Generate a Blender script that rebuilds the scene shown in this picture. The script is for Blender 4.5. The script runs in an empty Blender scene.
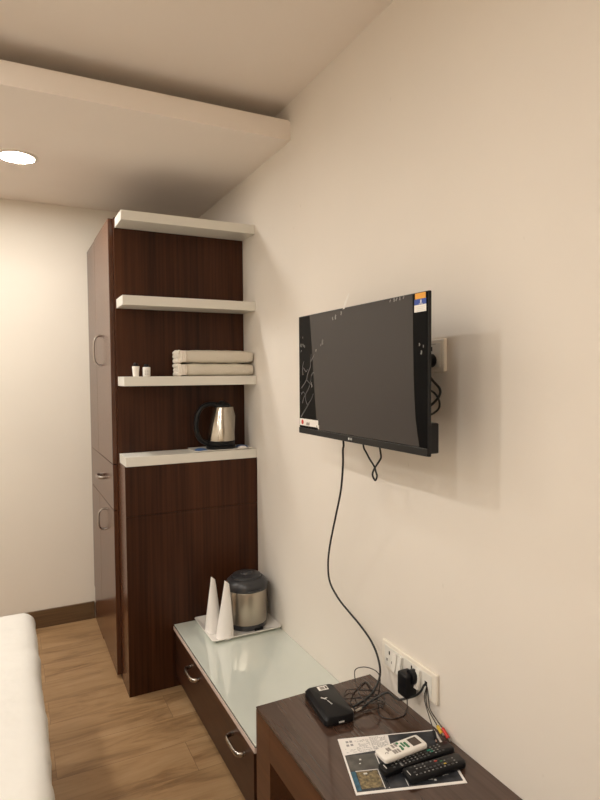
import bpy, bmesh, math, random
from mathutils import Vector, Matrix, noise
random.seed(7)
scene = bpy.context.scene
COL = scene.collection
PI = math.pi
ORG = {}

# ------------------------------------------------------------------ materials
def new_mat(name):
    m = bpy.data.materials.new(name); m.use_nodes = True
    nt = m.node_tree
    return m, nt, nt.nodes['Principled BSDF']

def plain(name, col, rough=.5, metal=0, spec=.5, bump=0, bscale=60, bdist=.002, coat=0, vary=0, vscale=8):
    m, nt, b = new_mat(name)
    b.inputs['Base Color'].default_value = (*col, 1)
    b.inputs['Roughness'].default_value = rough
    b.inputs['Metallic'].default_value = metal
    b.inputs['Specular IOR Level'].default_value = spec
    b.inputs['Coat Weight'].default_value = coat
    tc = nt.nodes.new('ShaderNodeTexCoord')
    if vary:
        n = nt.nodes.new('ShaderNodeTexNoise'); n.inputs['Scale'].default_value = vscale
        n.inputs['Detail'].default_value = 4
        nt.links.new(tc.outputs['Object'], n.inputs['Vector'])
        r = nt.nodes.new('ShaderNodeValToRGB')
        r.color_ramp.elements[0].position = .3; r.color_ramp.elements[1].position = .7
        r.color_ramp.elements[0].color = (*[c*(1-vary) for c in col], 1)
        r.color_ramp.elements[1].color = (*[min(1, c*(1+vary)) for c in col], 1)
        nt.links.new(n.outputs['Fac'], r.inputs['Fac'])
        nt.links.new(r.outputs['Color'], b.inputs['Base Color'])
    if bump:
        n = nt.nodes.new('ShaderNodeTexNoise'); n.inputs['Scale'].default_value = bscale
        n.inputs['Detail'].default_value = 3
        nt.links.new(tc.outputs['Object'], n.inputs['Vector'])
        bp = nt.nodes.new('ShaderNodeBump'); bp.inputs['Strength'].default_value = bump
        bp.inputs['Distance'].default_value = bdist
        nt.links.new(n.outputs['Fac'], bp.inputs['Height'])
        nt.links.new(bp.outputs['Normal'], b.inputs['Normal'])
    return m

def wood(name, dark, light, axis='z', rough=.35, scale=1.0, spec=.5):
    """veneer with a long streaky grain along one axis"""
    m, nt, b = new_mat(name)
    tc = nt.nodes.new('ShaderNodeTexCoord'); geo = nt.nodes.new('ShaderNodeNewGeometry')
    mp = nt.nodes.new('ShaderNodeMapping')
    s = [22*scale]*3; s['xyz'.index(axis)] = .9*scale
    mp.inputs['Scale'].default_value = s
    nt.links.new(geo.outputs['Position'], mp.inputs['Vector'])
    n1 = nt.nodes.new('ShaderNodeTexNoise'); n1.inputs['Scale'].default_value = 1.0
    n1.inputs['Detail'].default_value = 6; n1.inputs['Roughness'].default_value = .6
    n1.inputs['Distortion'].default_value = .6
    nt.links.new(mp.outputs['Vector'], n1.inputs['Vector'])
    mp2 = nt.nodes.new('ShaderNodeMapping')
    s2 = [170*scale]*3; s2['xyz'.index(axis)] = 3.5*scale
    mp2.inputs['Scale'].default_value = s2
    nt.links.new(geo.outputs['Position'], mp2.inputs['Vector'])
    n2 = nt.nodes.new('ShaderNodeTexNoise'); n2.inputs['Scale'].default_value = 1.0; n2.inputs['Detail'].default_value = 2
    nt.links.new(mp2.outputs['Vector'], n2.inputs['Vector'])
    mx = nt.nodes.new('ShaderNodeMath'); mx.operation = 'MULTIPLY_ADD'
    mx.inputs[1].default_value = .35
    nt.links.new(n2.outputs['Fac'], mx.inputs[0]); 
    ad = nt.nodes.new('ShaderNodeMath'); ad.operation = 'MULTIPLY'; ad.inputs[1].default_value = .65
    nt.links.new(n1.outputs['Fac'], ad.inputs[0]); nt.links.new(ad.outputs[0], mx.inputs[2])
    r = nt.nodes.new('ShaderNodeValToRGB')
    r.color_ramp.elements[0].position = .36; r.color_ramp.elements[1].position = .66
    r.color_ramp.elements[0].color = (*dark, 1); r.color_ramp.elements[1].color = (*light, 1)
    nt.links.new(mx.outputs[0], r.inputs['Fac']); nt.links.new(r.outputs['Color'], b.inputs['Base Color'])
    b.inputs['Roughness'].default_value = rough; b.inputs['Specular IOR Level'].default_value = spec
    bp = nt.nodes.new('ShaderNodeBump'); bp.inputs['Strength'].default_value = .12; bp.inputs['Distance'].default_value = .001
    nt.links.new(n2.outputs['Fac'], bp.inputs['Height']); nt.links.new(bp.outputs['Normal'], b.inputs['Normal'])
    return m

def floor_mat():
    m, nt, b = new_mat('oak_laminate_floor')
    geo = nt.nodes.new('ShaderNodeNewGeometry')
    mp = nt.nodes.new('ShaderNodeMapping'); mp.inputs['Location'].default_value = (.513+.97*8.5, -2.085+.1925*20, 0)
    nt.links.new(geo.outputs['Position'], mp.inputs['Vector'])
    br = nt.nodes.new('ShaderNodeTexBrick'); br.offset = .5; br.offset_frequency = 2
    br.inputs['Scale'].default_value = 1; br.inputs['Brick Width'].default_value = .97
    br.inputs['Row Height'].default_value = .1925; br.inputs['Mortar Size'].default_value = .0011
    br.inputs['Mortar Smooth'].default_value = .2; br.inputs['Bias'].default_value = 0
    br.inputs['Color1'].default_value = (.0, .0, .0, 1); br.inputs['Color2'].default_value = (1, 1, 1, 1)
    br.inputs['Mortar'].default_value = (.5, .5, .5, 1)
    nt.links.new(mp.outputs['Vector'], br.inputs['Vector'])
    # grain, shifted per plank
    mp2 = nt.nodes.new('ShaderNodeMapping'); mp2.inputs['Scale'].default_value = (2.2, 11, 1)
    nt.links.new(geo.outputs['Position'], mp2.inputs['Vector'])
    va = nt.nodes.new('ShaderNodeVectorMath'); va.operation = 'MULTIPLY_ADD'
    va.inputs[1].default_value = (3.1, 7.7, 5.3)
    nt.links.new(br.outputs['Color'], va.inputs[0]); nt.links.new(mp2.outputs['Vector'], va.inputs[2])
    n1 = nt.nodes.new('ShaderNodeTexNoise'); n1.inputs['Scale'].default_value = 1.0
    n1.inputs['Detail'].default_value = 7; n1.inputs['Roughness'].default_value = .62; n1.inputs['Distortion'].default_value = .9
    nt.links.new(va.outputs['Vector'], n1.inputs['Vector'])
    r = nt.nodes.new('ShaderNodeValToRGB')
    e = r.color_ramp.elements
    e[0].position = .28; e[0].color = (.190, .106, .048, 1)
    e[1].position = .72; e[1].color = (.405, .260, .137, 1)
    k = r.color_ramp.elements.new(.48); k.color = (.325, .198, .096, 1)
    nt.links.new(n1.outputs['Fac'], r.inputs['Fac'])
    mp3 = nt.nodes.new('ShaderNodeMapping'); mp3.inputs['Scale'].default_value = (7, 90, 1)
    nt.links.new(geo.outputs['Position'], mp3.inputs['Vector'])
    n4 = nt.nodes.new('ShaderNodeTexNoise'); n4.inputs['Scale'].default_value = 1; n4.inputs['Detail'].default_value = 3
    nt.links.new(mp3.outputs['Vector'], n4.inputs['Vector'])
    fm = nt.nodes.new('ShaderNodeMath'); fm.operation = 'MULTIPLY_ADD'; fm.inputs[1].default_value = .22
    fs = nt.nodes.new('ShaderNodeMath'); fs.operation = 'SUBTRACT'; fs.inputs[1].default_value = .11
    nt.links.new(n4.outputs['Fac'], fm.inputs[0]); nt.links.new(n1.outputs['Fac'], fm.inputs[2]); nt.links.new(fm.outputs[0], fs.inputs[0])
    nt.links.new(fs.outputs[0], r.inputs['Fac'])
    hv = nt.nodes.new('ShaderNodeHueSaturation')
    ma = nt.nodes.new('ShaderNodeMath'); ma.operation = 'MULTIPLY_ADD'; ma.inputs[1].default_value = .10; ma.inputs[2].default_value = .95
    sp = nt.nodes.new('ShaderNodeSeparateColor'); nt.links.new(br.outputs['Color'], sp.inputs[0])
    nt.links.new(sp.outputs[0], ma.inputs[0]); nt.links.new(ma.outputs[0], hv.inputs['Value'])
    nt.links.new(r.outputs['Color'], hv.inputs['Color'])
    mix = nt.nodes.new('ShaderNodeMix'); mix.data_type = 'RGBA'
    mix.inputs['B'].default_value = (.20, .12, .062, 1)
    nt.links.new(br.outputs['Fac'], mix.inputs['Factor']); nt.links.new(hv.outputs['Color'], mix.inputs['A'])
    nt.links.new(mix.outputs['Result'], b.inputs['Base Color'])
    b.inputs['Roughness'].default_value = .42; b.inputs['Specular IOR Level'].default_value = .4
    bp = nt.nodes.new('ShaderNodeBump'); bp.inputs['Strength'].default_value = .1; bp.inputs['Distance'].default_value = .001
    nt.links.new(n1.outputs['Fac'], bp.inputs['Height']); nt.links.new(bp.outputs['Normal'], b.inputs['Normal'])
    return m

def wall_mat(name, col, scuffs=True):
    m, nt, b = new_mat(name)
    geo = nt.nodes.new('ShaderNodeNewGeometry')
    n = nt.nodes.new('ShaderNodeTexNoise'); n.inputs['Scale'].default_value = 1.6; n.inputs['Detail'].default_value = 5
    nt.links.new(geo.outputs['Position'], n.inputs['Vector'])
    r = nt.nodes.new('ShaderNodeValToRGB')
    r.color_ramp.elements[0].position = .35; r.color_ramp.elements[1].position = .65
    r.color_ramp.elements[0].color = (*[c*.965 for c in col], 1); r.color_ramp.elements[1].color = (*col, 1)
    nt.links.new(n.outputs['Fac'], r.inputs['Fac'])
    last = r.outputs['Color']
    if scuffs:
        mp = nt.nodes.new('ShaderNodeMapping'); mp.inputs['Scale'].default_value = (1, 42, 20)
        nt.links.new(geo.outputs['Position'], mp.inputs['Vector'])
        n2 = nt.nodes.new('ShaderNodeTexNoise'); n2.inputs['Scale'].default_value = 1; n2.inputs['Detail'].default_value = 1.5
        nt.links.new(mp.outputs['Vector'], n2.inputs['Vector'])
        r2 = nt.nodes.new('ShaderNodeValToRGB')
        r2.color_ramp.elements[0].position = .76; r2.color_ramp.elements[1].position = .82
        r2.color_ramp.elements[0].color = (0, 0, 0, 1); r2.color_ramp.elements[1].color = (1, 1, 1, 1)
        nt.links.new(n2.outputs['Fac'], r2.inputs['Fac'])
        mu = nt.nodes.new('ShaderNodeMath'); mu.operation = 'MULTIPLY'; mu.inputs[1].default_value = .22
        nt.links.new(r2.outputs['Color'], mu.inputs[0])
        mix = nt.nodes.new('ShaderNodeMix'); mix.data_type = 'RGBA'
        mix.inputs['B'].default_value = (.30, .24, .17, 1)
        nt.links.new(mu.outputs[0], mix.inputs['Factor']); nt.links.new(last, mix.inputs['A'])
        last = mix.outputs['Result']
    nt.links.new(last, b.inputs['Base Color'])
    b.inputs['Roughness'].default_value = .6; b.inputs['Specular IOR Level'].default_value = .3
    n3 = nt.nodes.new('ShaderNodeTexNoise'); n3.inputs['Scale'].default_value = 5; n3.inputs['Detail'].default_value = 4
    nt.links.new(geo.outputs['Position'], n3.inputs['Vector'])
    bp = nt.nodes.new('ShaderNodeBump'); bp.inputs['Strength'].default_value = .25; bp.inputs['Distance'].default_value = .006
    nt.links.new(n3.outputs['Fac'], bp.inputs['Height']); nt.links.new(bp.outputs['Normal'], b.inputs['Normal'])
    return m

def emit(name, col, strength):
    m, nt, b = new_mat(name)
    b.inputs['Base Color'].default_value = (.8, .8, .8, 1)
    b.inputs['Emission Color'].default_value = (*col, 1); b.inputs['Emission Strength'].default_value = strength
    return m

M = dict(
    wall=wall_mat('cream_wall_paint', (.775, .722, .655)),
    wall2=wall_mat('cream_wall_paint_back', (.80, .750, .665), False),
    ceil=wall_mat('ceiling_paint', (.85, .785, .72), False),
    soffit=wall_mat('soffit_paint', (.86, .795, .73), False),
    floor=floor_mat(),
    veneer=wood('dark_walnut_veneer', (.019, .0052, .0018), (.072, .0240, .0088), 'z', .42, .45, spec=.22),
    veneer_door=wood('walnut_door_veneer', (.055, .018, .008), (.125, .048, .023), 'z', .24, .6, spec=.55),
    veneer_y=wood('walnut_veneer_lengthwise', (.026, .009, .004), (.066, .024, .011), 'y', .38, .8, spec=.35),
    veneer_desk=wood('walnut_desk_top', (.046, .024, .016), (.082, .047, .033), 'y', .09, .6, spec=.7),
    veneer_front=wood('walnut_desk_front', (.060, .021, .008), (.110, .042, .018), 'y', .35, .8),
    skirt=wood('skirting_wood', (.075, .040, .018), (.150, .088, .042), 'x', .4, .8),
    white_lam=plain('white_laminate', (.70, .68, .62), .28, bump=.05),
    edge_pink=plain('pale_edge_band', (.66, .53, .47), .4),
    glass=plain('back_painted_glass', (.60, .635, .58), .025, spec=1.0, coat=1.0, vary=.03, vscale=3),
    glass_edge=plain('dark_glass_edge', (.03, .035, .03), .15),
    chrome=plain('brushed_chrome', (.42, .39, .36), .25, 1),
    steel=plain('brushed_steel', (.46, .41, .34), .32, 1),
    steel2=plain('polished_steel', (.50, .46, .40), .17, 1),
    black=plain('black_plastic', (.006, .006, .007), .34, spec=.22),
    black_matte=plain('black_cable', (.008, .008, .008), .5),
    brown_wire=plain('brown_black_wire', (.018, .010, .008), .5),
    lidgrey=plain('dark_grey_plastic', (.038, .038, .041), .28, spec=.4),
    bezel=plain('dark_bezel', (.009, .009, .010), .3, spec=.25),
    screen=plain('black_screen_glass', (.0015, .0015, .002), .12, spec=.05),
    film=plain('protective_film', (.036, .031, .030), .20, spec=.30),
    scratch=plain('grey_peel_marks', (.085, .08, .078), .6),
    scratch2=plain('pale_peel_marks', (.20, .19, .175), .6),
    towel=plain('cream_terry', (.66, .61, .52), .95, spec=.1, bump=1.0, bscale=420),
    fringe=plain('white_terry', (.80, .74, .66), .95, spec=.1, bump=1.0, bscale=420),
    cotton=plain('white_cotton', (.68, .66, .62), .9, spec=.15, bump=.6, bscale=9, bdist=.008),
    bedbase=plain('bed_base_fabric', (.05, .03, .02), .8),
    paper=plain('white_paper', (.80, .77, .74), .75, spec=.2, bump=.15, bscale=90),
    porcelain=plain('white_melamine', (.82, .79, .74), .22),
    plate=plain('white_socket_plastic', (.80, .75, .66), .30),
    plate2=plain('white_socket_module', (.74, .72, .67), .35),
    hole=plain('dark_slot', (.01, .01, .01), .8),
    white_plastic=plain('white_plastic', (.80, .77, .72), .35),
    grey=plain('mid_grey_plastic', (.28, .25, .23), .5),
    green=plain('green_rubber', (.035, .17, .07), .5),
    teal=plain('teal_rubber', (.02, .26, .18), .5),
    yellow=plain('yellow_plastic', (.62, .42, .04), .4),
    orange=plain('orange_print', (.75, .33, .02), .4),
    red=plain('red_plastic', (.50, .03, .02), .4),
    blue=plain('blue_print', (.012, .055, .32), .4),
    lcd=plain('lcd_brown', (.075, .055, .042), .25),
    btn=plain('light_key', (.30, .29, .28), .5),
    btn_dark=plain('dark_key', (.05, .05, .052), .5),
    logo=plain('silver_logo', (.62, .62, .60), .4),
    leaf_dark=plain('dark_photo_print', (.030, .032, .038), .35, vary=.6, vscale=40),
    leaf_grey=plain('grey_photo_print', (.085, .080, .072), .35, vary=.45, vscale=35),
    leaf_gold=plain('gold_photo_print', (.17, .13, .065), .35, vary=.9, vscale=110),
    leaf_blue=plain('blue_photo_print', (.03, .11, .17), .35, vary=.4, vscale=60),
    leaf_text=plain('grey_text_print', (.30, .29, .29), .6),
    sachet=plain('blue_sachet', (.05, .11, .26), .35),
    frame_w=plain('white_lamp_ring', (.75, .70, .62), .4),
    lamp=emit('lamp_diffuser', (1.0, .965, .90), 195),
    lamp2=emit('ceiling_lamp_diffuser', (1.0, .965, .90), 272),
)

# ------------------------------------------------------------------ mesh helpers
def bx(bm, x0, x1, y0, y1, z0, z1, bev=0, seg=2):
    g = bmesh.ops.create_cube(bm, size=1)
    vs = g['verts']
    for v in vs:
        v.co = Vector(((x0+x1)/2+v.co.x*(x1-x0), (y0+y1)/2+v.co.y*(y1-y0), (z0+z1)/2+v.co.z*(z1-z0)))
    if bev:
        es = list({e for v in vs for e in v.link_edges})
        bmesh.ops.bevel(bm, geom=es, offset=bev, segments=seg, affect='EDGES', profile=.5)
    return bm
def BX(*a, **k): return bx(bmesh.new(), *a, **k)

def smooth_pts(pts, n=6):
    pts = [Vector(p) for p in pts]
    out = []
    for i in range(len(pts)-1):
        p0 = pts[max(i-1, 0)]; p1 = pts[i]; p2 = pts[i+1]; p3 = pts[min(i+2, len(pts)-1)]
        for k in range(n):
            t = k/n
            out.append(.5*((2*p1)+(p2-p0)*t+(2*p0-5*p1+4*p2-p3)*t*t+(3*p1-p0-3*p2+p3)*t**3))
    out.append(pts[-1]); return out

def tube(bm, pts, r, seg=8, smooth=6, flat=None):
    P = smooth_pts(pts, smooth) if smooth else [Vector(p) for p in pts]
    rings = []; up = None
    for i, p in enumerate(P):
        t = (P[min(i+1, len(P)-1)]-P[max(i-1, 0)])
        if t.length < 1e-9: t = Vector((0, 0, 1))
        t.normalize()
        if up is None:
            up = t.orthogonal().normalized()
        up = (up-t*up.dot(t))
        if up.length < 1e-6: up = t.orthogonal()
        up.normalize(); s = t.cross(up)
        rr = r(i/(len(P)-1)) if callable(r) else r
        ring = []
        for k in range(seg):
            a = 2*PI*k/seg
            o = (up*math.cos(a)+s*math.sin(a))*rr
            if flat is not None:
                o[flat[0]] *= flat[1]
            ring.append(bm.verts.new(p+o))
        rings.append(ring)
    for a, b in zip(rings, rings[1:]):
        for k in range(seg):
            bm.faces.new((a[k], a[(k+1) % seg], b[(k+1) % seg], b[k]))
    bm.faces.new(rings[0][::-1]); bm.faces.new(rings[-1])
    return bm
def TUBE(*a, **k): return tube(bmesh.new(), *a, **k)

def lathe(bm, prof, c, seg=40, close=True):
    rings = []
    for r, z in prof:
        rings.append([bm.verts.new((c[0]+r*math.cos(2*PI*k/seg), c[1]+r*math.sin(2*PI*k/seg), c[2]+z)) for k in range(seg)])
    for a, b in zip(rings, rings[1:]):
        for k in range(seg):
            bm.faces.new((a[k], a[(k+1) % seg], b[(k+1) % seg], b[k]))
    if close:
        bm.faces.new(rings[0][::-1]); bm.faces.new(rings[-1])
    return bm
def LATHE(*a, **k): return lathe(bmesh.new(), *a, **k)

def prism(bm, poly, axis, a, b):
    """extrude a 2-D polygon along an axis between a and b"""
    def mk(p, v):
        if axis == 'x': return (v, p[0], p[1])
        if axis == 'y': return (p[0], v, p[1])
        return (p[0], p[1], v)
    A = [bm.verts.new(mk(p, a)) for p in poly]; B = [bm.verts.new(mk(p, b)) for p in poly]
    n = len(poly)
    bm.faces.new(A[::-1]); bm.faces.new(B)
    for i in range(n): bm.faces.new((A[i], A[(i+1) % n], B[(i+1) % n], B[i]))
    return bm

def link(name, bm, m, parent=None, smooth=False, local=False):
    """one mesh object; a child's vertices are given in world space unless local"""
    bmesh.ops.recalc_face_normals(bm, faces=bm.faces)
    if parent is not None and not local:
        bmesh.ops.translate(bm, vec=-ORG[parent.name], verts=bm.verts)
    me = bpy.data.meshes.new(name); bm.to_mesh(me); bm.free()
    if smooth:
        me.polygons.foreach_set('use_smooth', [True]*len(me.polygons))
        try: me.set_sharp_from_angle(angle=math.radians(38))
        except Exception: pass
    me.materials.append(m)
    o = bpy.data.objects.new(name, me); COL.objects.link(o)
    if parent is not None:
        o.parent = parent; ORG[o.name] = ORG[parent.name].copy()
    else: ORG[o.name] = Vector((0, 0, 0))
    return o

def thing(name, label, cat, loc=(0, 0, 0), rotz=0, group=None):
    o = bpy.data.objects.new(name, None); COL.objects.link(o)
    o.location = loc; o.rotation_euler = (0, 0, rotz); o.empty_display_size = .05
    o['label'] = label; o['category'] = cat
    if group: o['group'] = group
    ORG[o.name] = Vector(loc)
    return o
def retag(o, label=None, cat=None, group=None):
    if label: o['label'] = label
    if cat: o['category'] = cat
    if group: o['group'] = group
    return o
def solo(name, bm, m, label, cat, loc=(0, 0, 0), group=None, smooth=False):
    """a thing that is one mesh; vertices in world space, origin put at loc"""
    bmesh.ops.translate(bm, vec=-Vector(loc), verts=bm.verts)
    o = link(name, bm, m, None, smooth); o.location = loc; ORG[o.name] = Vector(loc)
    return retag(o, label, cat, group)
def struct(name, bm, m, parent=None, smooth=False):
    o = link(name, bm, m, parent, smooth)
    if parent is None: o['kind'] = 'structure'
    return o
def copy_tree(o, parent=None):
    c = o.copy(); COL.objects.link(c)
    if parent is not None: c.parent = parent
    for ch in list(o.children): copy_tree(ch, c)
    return c

# ------------------------------------------------------------------ key measures (metres)
X0 = -3.70; YB = 3.7436; YF = -1.9
YP = 2.8852; YS = 2.7165
ZS, ZF, ZC = 2.5184, 2.5993, 2.6829
YBM = 2.3005
W = .6785; WB = .654; WS = .6505; T = .0442
S = [2.2522, 1.8698, 1.4987, 1.1267]

# ------------------------------------------------------------------ setting
struct('floor', BX(X0, .0, YF, YB, -.05, 0), M['floor'])
struct('ceiling', BX(X0-.1, .1, YF-.1, YB+.1, ZC, ZC+.1), M['ceil'])
struct('wall_right', BX(0, .1, YF-.1, YB+.1, -.05, ZC), M['wall'])
struct('wall_back', BX(X0, 0, YB, YB+.1, -.05, ZC), M['wall2'])
struct('wall_left', BX(X0-.1, X0, YF-.1, YB+.1, -.05, ZC), M['wall2'])
struct('wall_front', BX(X0, 0, YF-.1, YF, -.05, ZC), M['wall2'])
bb = BX(X0, -.6805, YB-.014, YB, 0, .1057, bev=.003)
struct('baseboard_back', bb, M['skirt'])
sf = BX(X0, 0, YBM, YB, ZS, ZF)
struct('trim_1', sf, M['soffit'])                       # dropped slab along the back of the room
struct('trim_2', BX(X0, -.001, YBM+.012, YBM+.03, ZF, ZF+.010), M['soffit'])
struct('baseboard_left', BX(X0, X0+.014, YF, YB-.014, 0, .1057), M['skirt'])

def downlight(x, y, z, label, group=None, lm='lamp'):
    t = thing('recessed_downlight', label, 'ceiling light', (x, y, z), 0, group)
    link('frame', LATHE([(.074, -.001), (.074, -.0055), (.080, -.006), (.090, -.003), (.090, 0), (.084, 0)], (x, y, z), 48, close=False), M['frame_w'], t, True)
    link('diffuser', LATHE([(.0, -.003), (.045, -.0035), (.0735, -.003), (.0735, -.001), (0.0, -.001)], (x, y, z), 48, close=False), M[lm], t, True)
    return t
G = 'recessed round downlights'
downlight(-1.060, 3.012, ZS, 'glowing round recessed downlight in the dropped ceiling slab', G)
downlight(-2.05, 3.03, ZS, 'glowing recessed downlight in the slab above the middle of the room', G)
downlight(-3.03, 3.03, ZS, 'glowing recessed downlight in the slab nearest the far side wall', G)

for x, y, lab in ((-1.95, 1.65, 'lit recessed downlight in the main ceiling above the bed'),
                  (-1.95, .10, 'lit recessed downlight in the main ceiling beside the camera'),
                  (-3.05, .85, 'lit recessed downlight in the main ceiling by the left wall'),
                  (-1.95, -1.30, 'lit recessed downlight in the main ceiling near the front wall'),
                  (-3.05, -.90, 'lit recessed downlight in the far front corner of the main ceiling')):
    downlight(x, y, ZC, lab, 'recessed round downlights', 'lamp2')  # fill lights added out of view to brighten the near part of the room

# ------------------------------------------------------------------ wardrobe
t = thing('wardrobe', 'tall dark walnut wardrobe in the corner with handled doors and a drawer', 'wardrobe', (-.33, 3.3, 0))
link('body', BX(-WB, -.001, YP, YB-.001, 0, 2.2574), M['veneer'], t)
link('side_edge', BX(-WB-.0012, -WB, YP+.003, YB-.004, .0, 2.2574), M['veneer'], t)
def bow(parent, p0, p1, out, r=.006, spread=.0):
    """a bowed pull: two feet on the face, a bar standing off"""
    p0 = Vector(p0); p1 = Vector(p1); out = Vector(out); d = (p1-p0)
    pts = [p0, p0+out*.55+d*.02, p0+out*.95+d*.13, p0+out*1.08+d*.32, p0+out*1.1+d*.5, p0+out*1.08+d*.68, p0+out*.95+d*.87, p0+out*.55+d*.98, p1]
    return link('handle', TUBE(pts, r, 10, 5, flat=(1, 1.5) if abs(d.z) > abs(d.y) else (2, 1.5)), M['chrome'], parent, True)
DX0, DX1 = -W, -WB-.0014
def door(name, y0, y1, z0, z1):
    return link(name, BX(DX0, DX1, y0, y1, z0, z1, bev=.0015), M['veneer_door'], t)
YM = 3.405
d1 = door('door', 2.911, YM-.001, 1.073, 2.2572)
d2 = door('door', YM+.001, YB-.006, 1.071, 2.2530)
dr = door('drawer', 2.911, YB-.006, .845, 1.0695)
d3 = door('door', 2.911, YM-.001, .022, .8415)
d4 = door('door', YM+.001, YB-.006, .20, .8415)
link('plinth', BX(-W+.003, -WB-.0014, YM+.004, YB-.010, 0, .197), M['veneer_door'], t)
bow(d1, (DX0, 3.225, 1.715), (DX0, 3.225, 1.560), (-.034, 0, 0))
bow(dr, (DX0, 3.19, .965), (DX0, 3.29, .965), (-.030, 0, 0))
bow(d3, (DX0, 3.225, .790), (DX0, 3.225, .680), (-.030, 0, 0))

# base cabinet in front of the wardrobe side
t = thing('base_cabinet', 'dark walnut boxed cabinet under the lowest white shelf, beside the wardrobe', 'cabinet', (-.327, 2.8, 0))
ZB = S[3]-T
link('lower_panel', BX(-WB, -.001, YS, YP-.0005, 0, .8495), M['veneer'], t)
link('upper_panel', BX(-WB, -.001, YS, YP-.0005, .8515, ZB-.0005), M['veneer'], t)
link('inner_core', BX(-WB+.004, -.003, YS+.004, YP-.001, .8495, .8515), M['hole'], t)
# a paler edge strip down its narrow left face
link('edge_strip', BX(-WB-.0015, -WB, YS+.001, YP-.001, 0, ZB-.0005), M['veneer_door'], t)

# floating shelves
labs = ['topmost white shelf, empty, fixed beside the wardrobe near the ceiling',
        'second white shelf from the top, empty, above the folded towels',
        'white shelf holding the folded towels and two small bottles',
        'lowest white shelf holding the steel kettle on its tray']
for i, z in enumerate(S):
    solo('wall_shelf', BX(-WS, -.001, YS-(.0 if i < 3 else .002), YP-.0006, z-T, z, bev=.0012), M['white_lam'], labs[i], 'shelf',
         (-.325, YP, z-T), 'white shelves beside the wardrobe')

# ------------------------------------------------------------------ low drawer cabinet (bench)
BZ = .3059
t = thing('drawer_bench', 'low walnut drawer bench with a pale glass top along the right wall', 'low cabinet', (-.22, 2.2, 0))
link('body', BX(-.420, -.001, 1.688, YS-.001, .045, BZ-.026), M['veneer_y'], t)
link('plinth', BX(-.398, -.002, 1.69, YS-.002, 0, .045), M['veneer_y'], t)
link('top_board', BX(-.444, -.001, 1.688, YS-.001, BZ-.026, BZ-.0075, bev=.0008), M['edge_pink'], t)
gt = link('glass_top', BX(-.441, -.0015, 1.689, YS-.0015, BZ-.0055, BZ, bev=.0012), M['glass'], t)
link('shadow_gap', BX(-.4425, -.002, 1.689, YS-.002, BZ-.0075, BZ-.0055), M['glass_edge'], t)  # dark strip between the board and the glass
f = link('drawer', BX(-.436, -.4202, 1.715, YS-.006, .052, BZ-.030, bev=.001), M['veneer_y'], t)
for yc in (2.385, 1.850):
    p = [(-.4365, yc+.058, .222), (-.452, yc+.057, .222), (-.466, yc+.045, .221), (-.468, yc, .220), (-.466, yc-.045, .219), (-.452, yc-.057, .218), (-.4365, yc-.058, .218)]
    link('handle', TUBE(p, .006, 10, 5, flat=(2, 1.5)), M['chrome'], f, True)

# ------------------------------------------------------------------ desk
DZ = .4368
t = thing('desk', 'dark walnut side desk with a glossy top carrying remotes and cables', 'desk', (-.22, 1.1, 0))
link('desk_top', BX(-.4385, -.001, .25, 1.686, DZ-.006, DZ, bev=.0015), M['veneer_desk'], t)
link('top_seam', BX(-.4375, -.002, .251, 1.685, DZ-.009, DZ-.006), M['glass_edge'], t)
link('front_apron', BX(-.4385, -.415, .252, 1.5765, .318, DZ-.009), M['veneer_front'], t)
link('carcass', BX(-.414, -.003, .252, 1.5765, .345, DZ-.009), M['veneer_y'], t)
link('end_panel', BX(-.4385, -.002, 1.5775, 1.685, 0, DZ-.009), M['veneer_front'], t)
link('end_panel', BX(-.4385, -.002, .252, .285, 0, .317), M['veneer_front'], t)
link('back_panel', BX(-.02, -.003, .286, 1.5765, .0, .344), M['veneer_y'], t)

# ------------------------------------------------------------------ bed
def soft_box(x0, x1, y0, y1, z0, z1, r, nx, ny, nz, amp, seed, fold=0):
    bm = bmesh.new()
    g = bmesh.ops.create_cube(bm, size=2)
    bmesh.ops.subdivide_edges(bm, edges=bm.edges, cuts=nx, use_grid_fill=True)
    hx, hy, hz = (x1-x0)/2, (y1-y0)/2, (z1-z0)/2
    c = Vector(((x0+x1)/2, (y0+y1)/2, (z0+z1)/2))
    for v in bm.verts:
        p = Vector((v.co.x*hx, v.co.y*hy, v.co.z*hz))
        q = Vector((max(-hx+r, min(hx-r, p.x)), max(-hy+r, min(hy-r, p.y)), max(-hz+r, min(hz-r, p.z))))
        d = p-q
        if d.length > 1e-9:
            d = d.normalized()*r; p = q+d; n = d.normalized()
        else: n = Vector((0, 0, 1))
        w = noise.noise(Vector((p.x*3+seed, p.y*3, p.z*2)))*.7+noise.noise(Vector((p.x*9+seed, p.y*11, p.z*5)))*.35
        w += fold*max(0, noise.noise(Vector((p.x*3.5+seed, p.y*16+p.x*3, 2)))-.05)*1.5
        if fold: w += .22*noise.noise(Vector((p.x*28+seed, p.y*34, p.z*20)))+.5*abs(noise.noise(Vector((p.x*5+p.y*2+seed, p.y*7-p.x*3, 5))))
        v.co = c+p+n*w*amp
    return bm
t = thing('bed', 'bed covered with a slightly creased white sheet at the left edge', 'bed', (-2.1, 1.45, 0))
link('bed_base', BX(-3.10, -1.13, .55, 2.36, .06, .32, bev=.01), M['bedbase'], t)
for x, y in ((-3.04, .62), (-3.04, 2.28), (-1.2, .62), (-1.2, 2.28)):
    link('leg', BX(x-.03, x+.03, y-.03, y+.03, 0, .06), M['veneer'], t)
link('mattress_cover', soft_box(-3.15, -1.055, .5, 2.437, .36, .606, .048, 110, 0, 0, .0065, 3.1, fold=.9), M['cotton'], t, True)
link('sheet_skirt', soft_box(-3.14, -1.072, .51, 2.425, .19, .42, .02, 60, 0, 0, .007, 9.1, fold=.8), M['cotton'], t, True)

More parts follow.
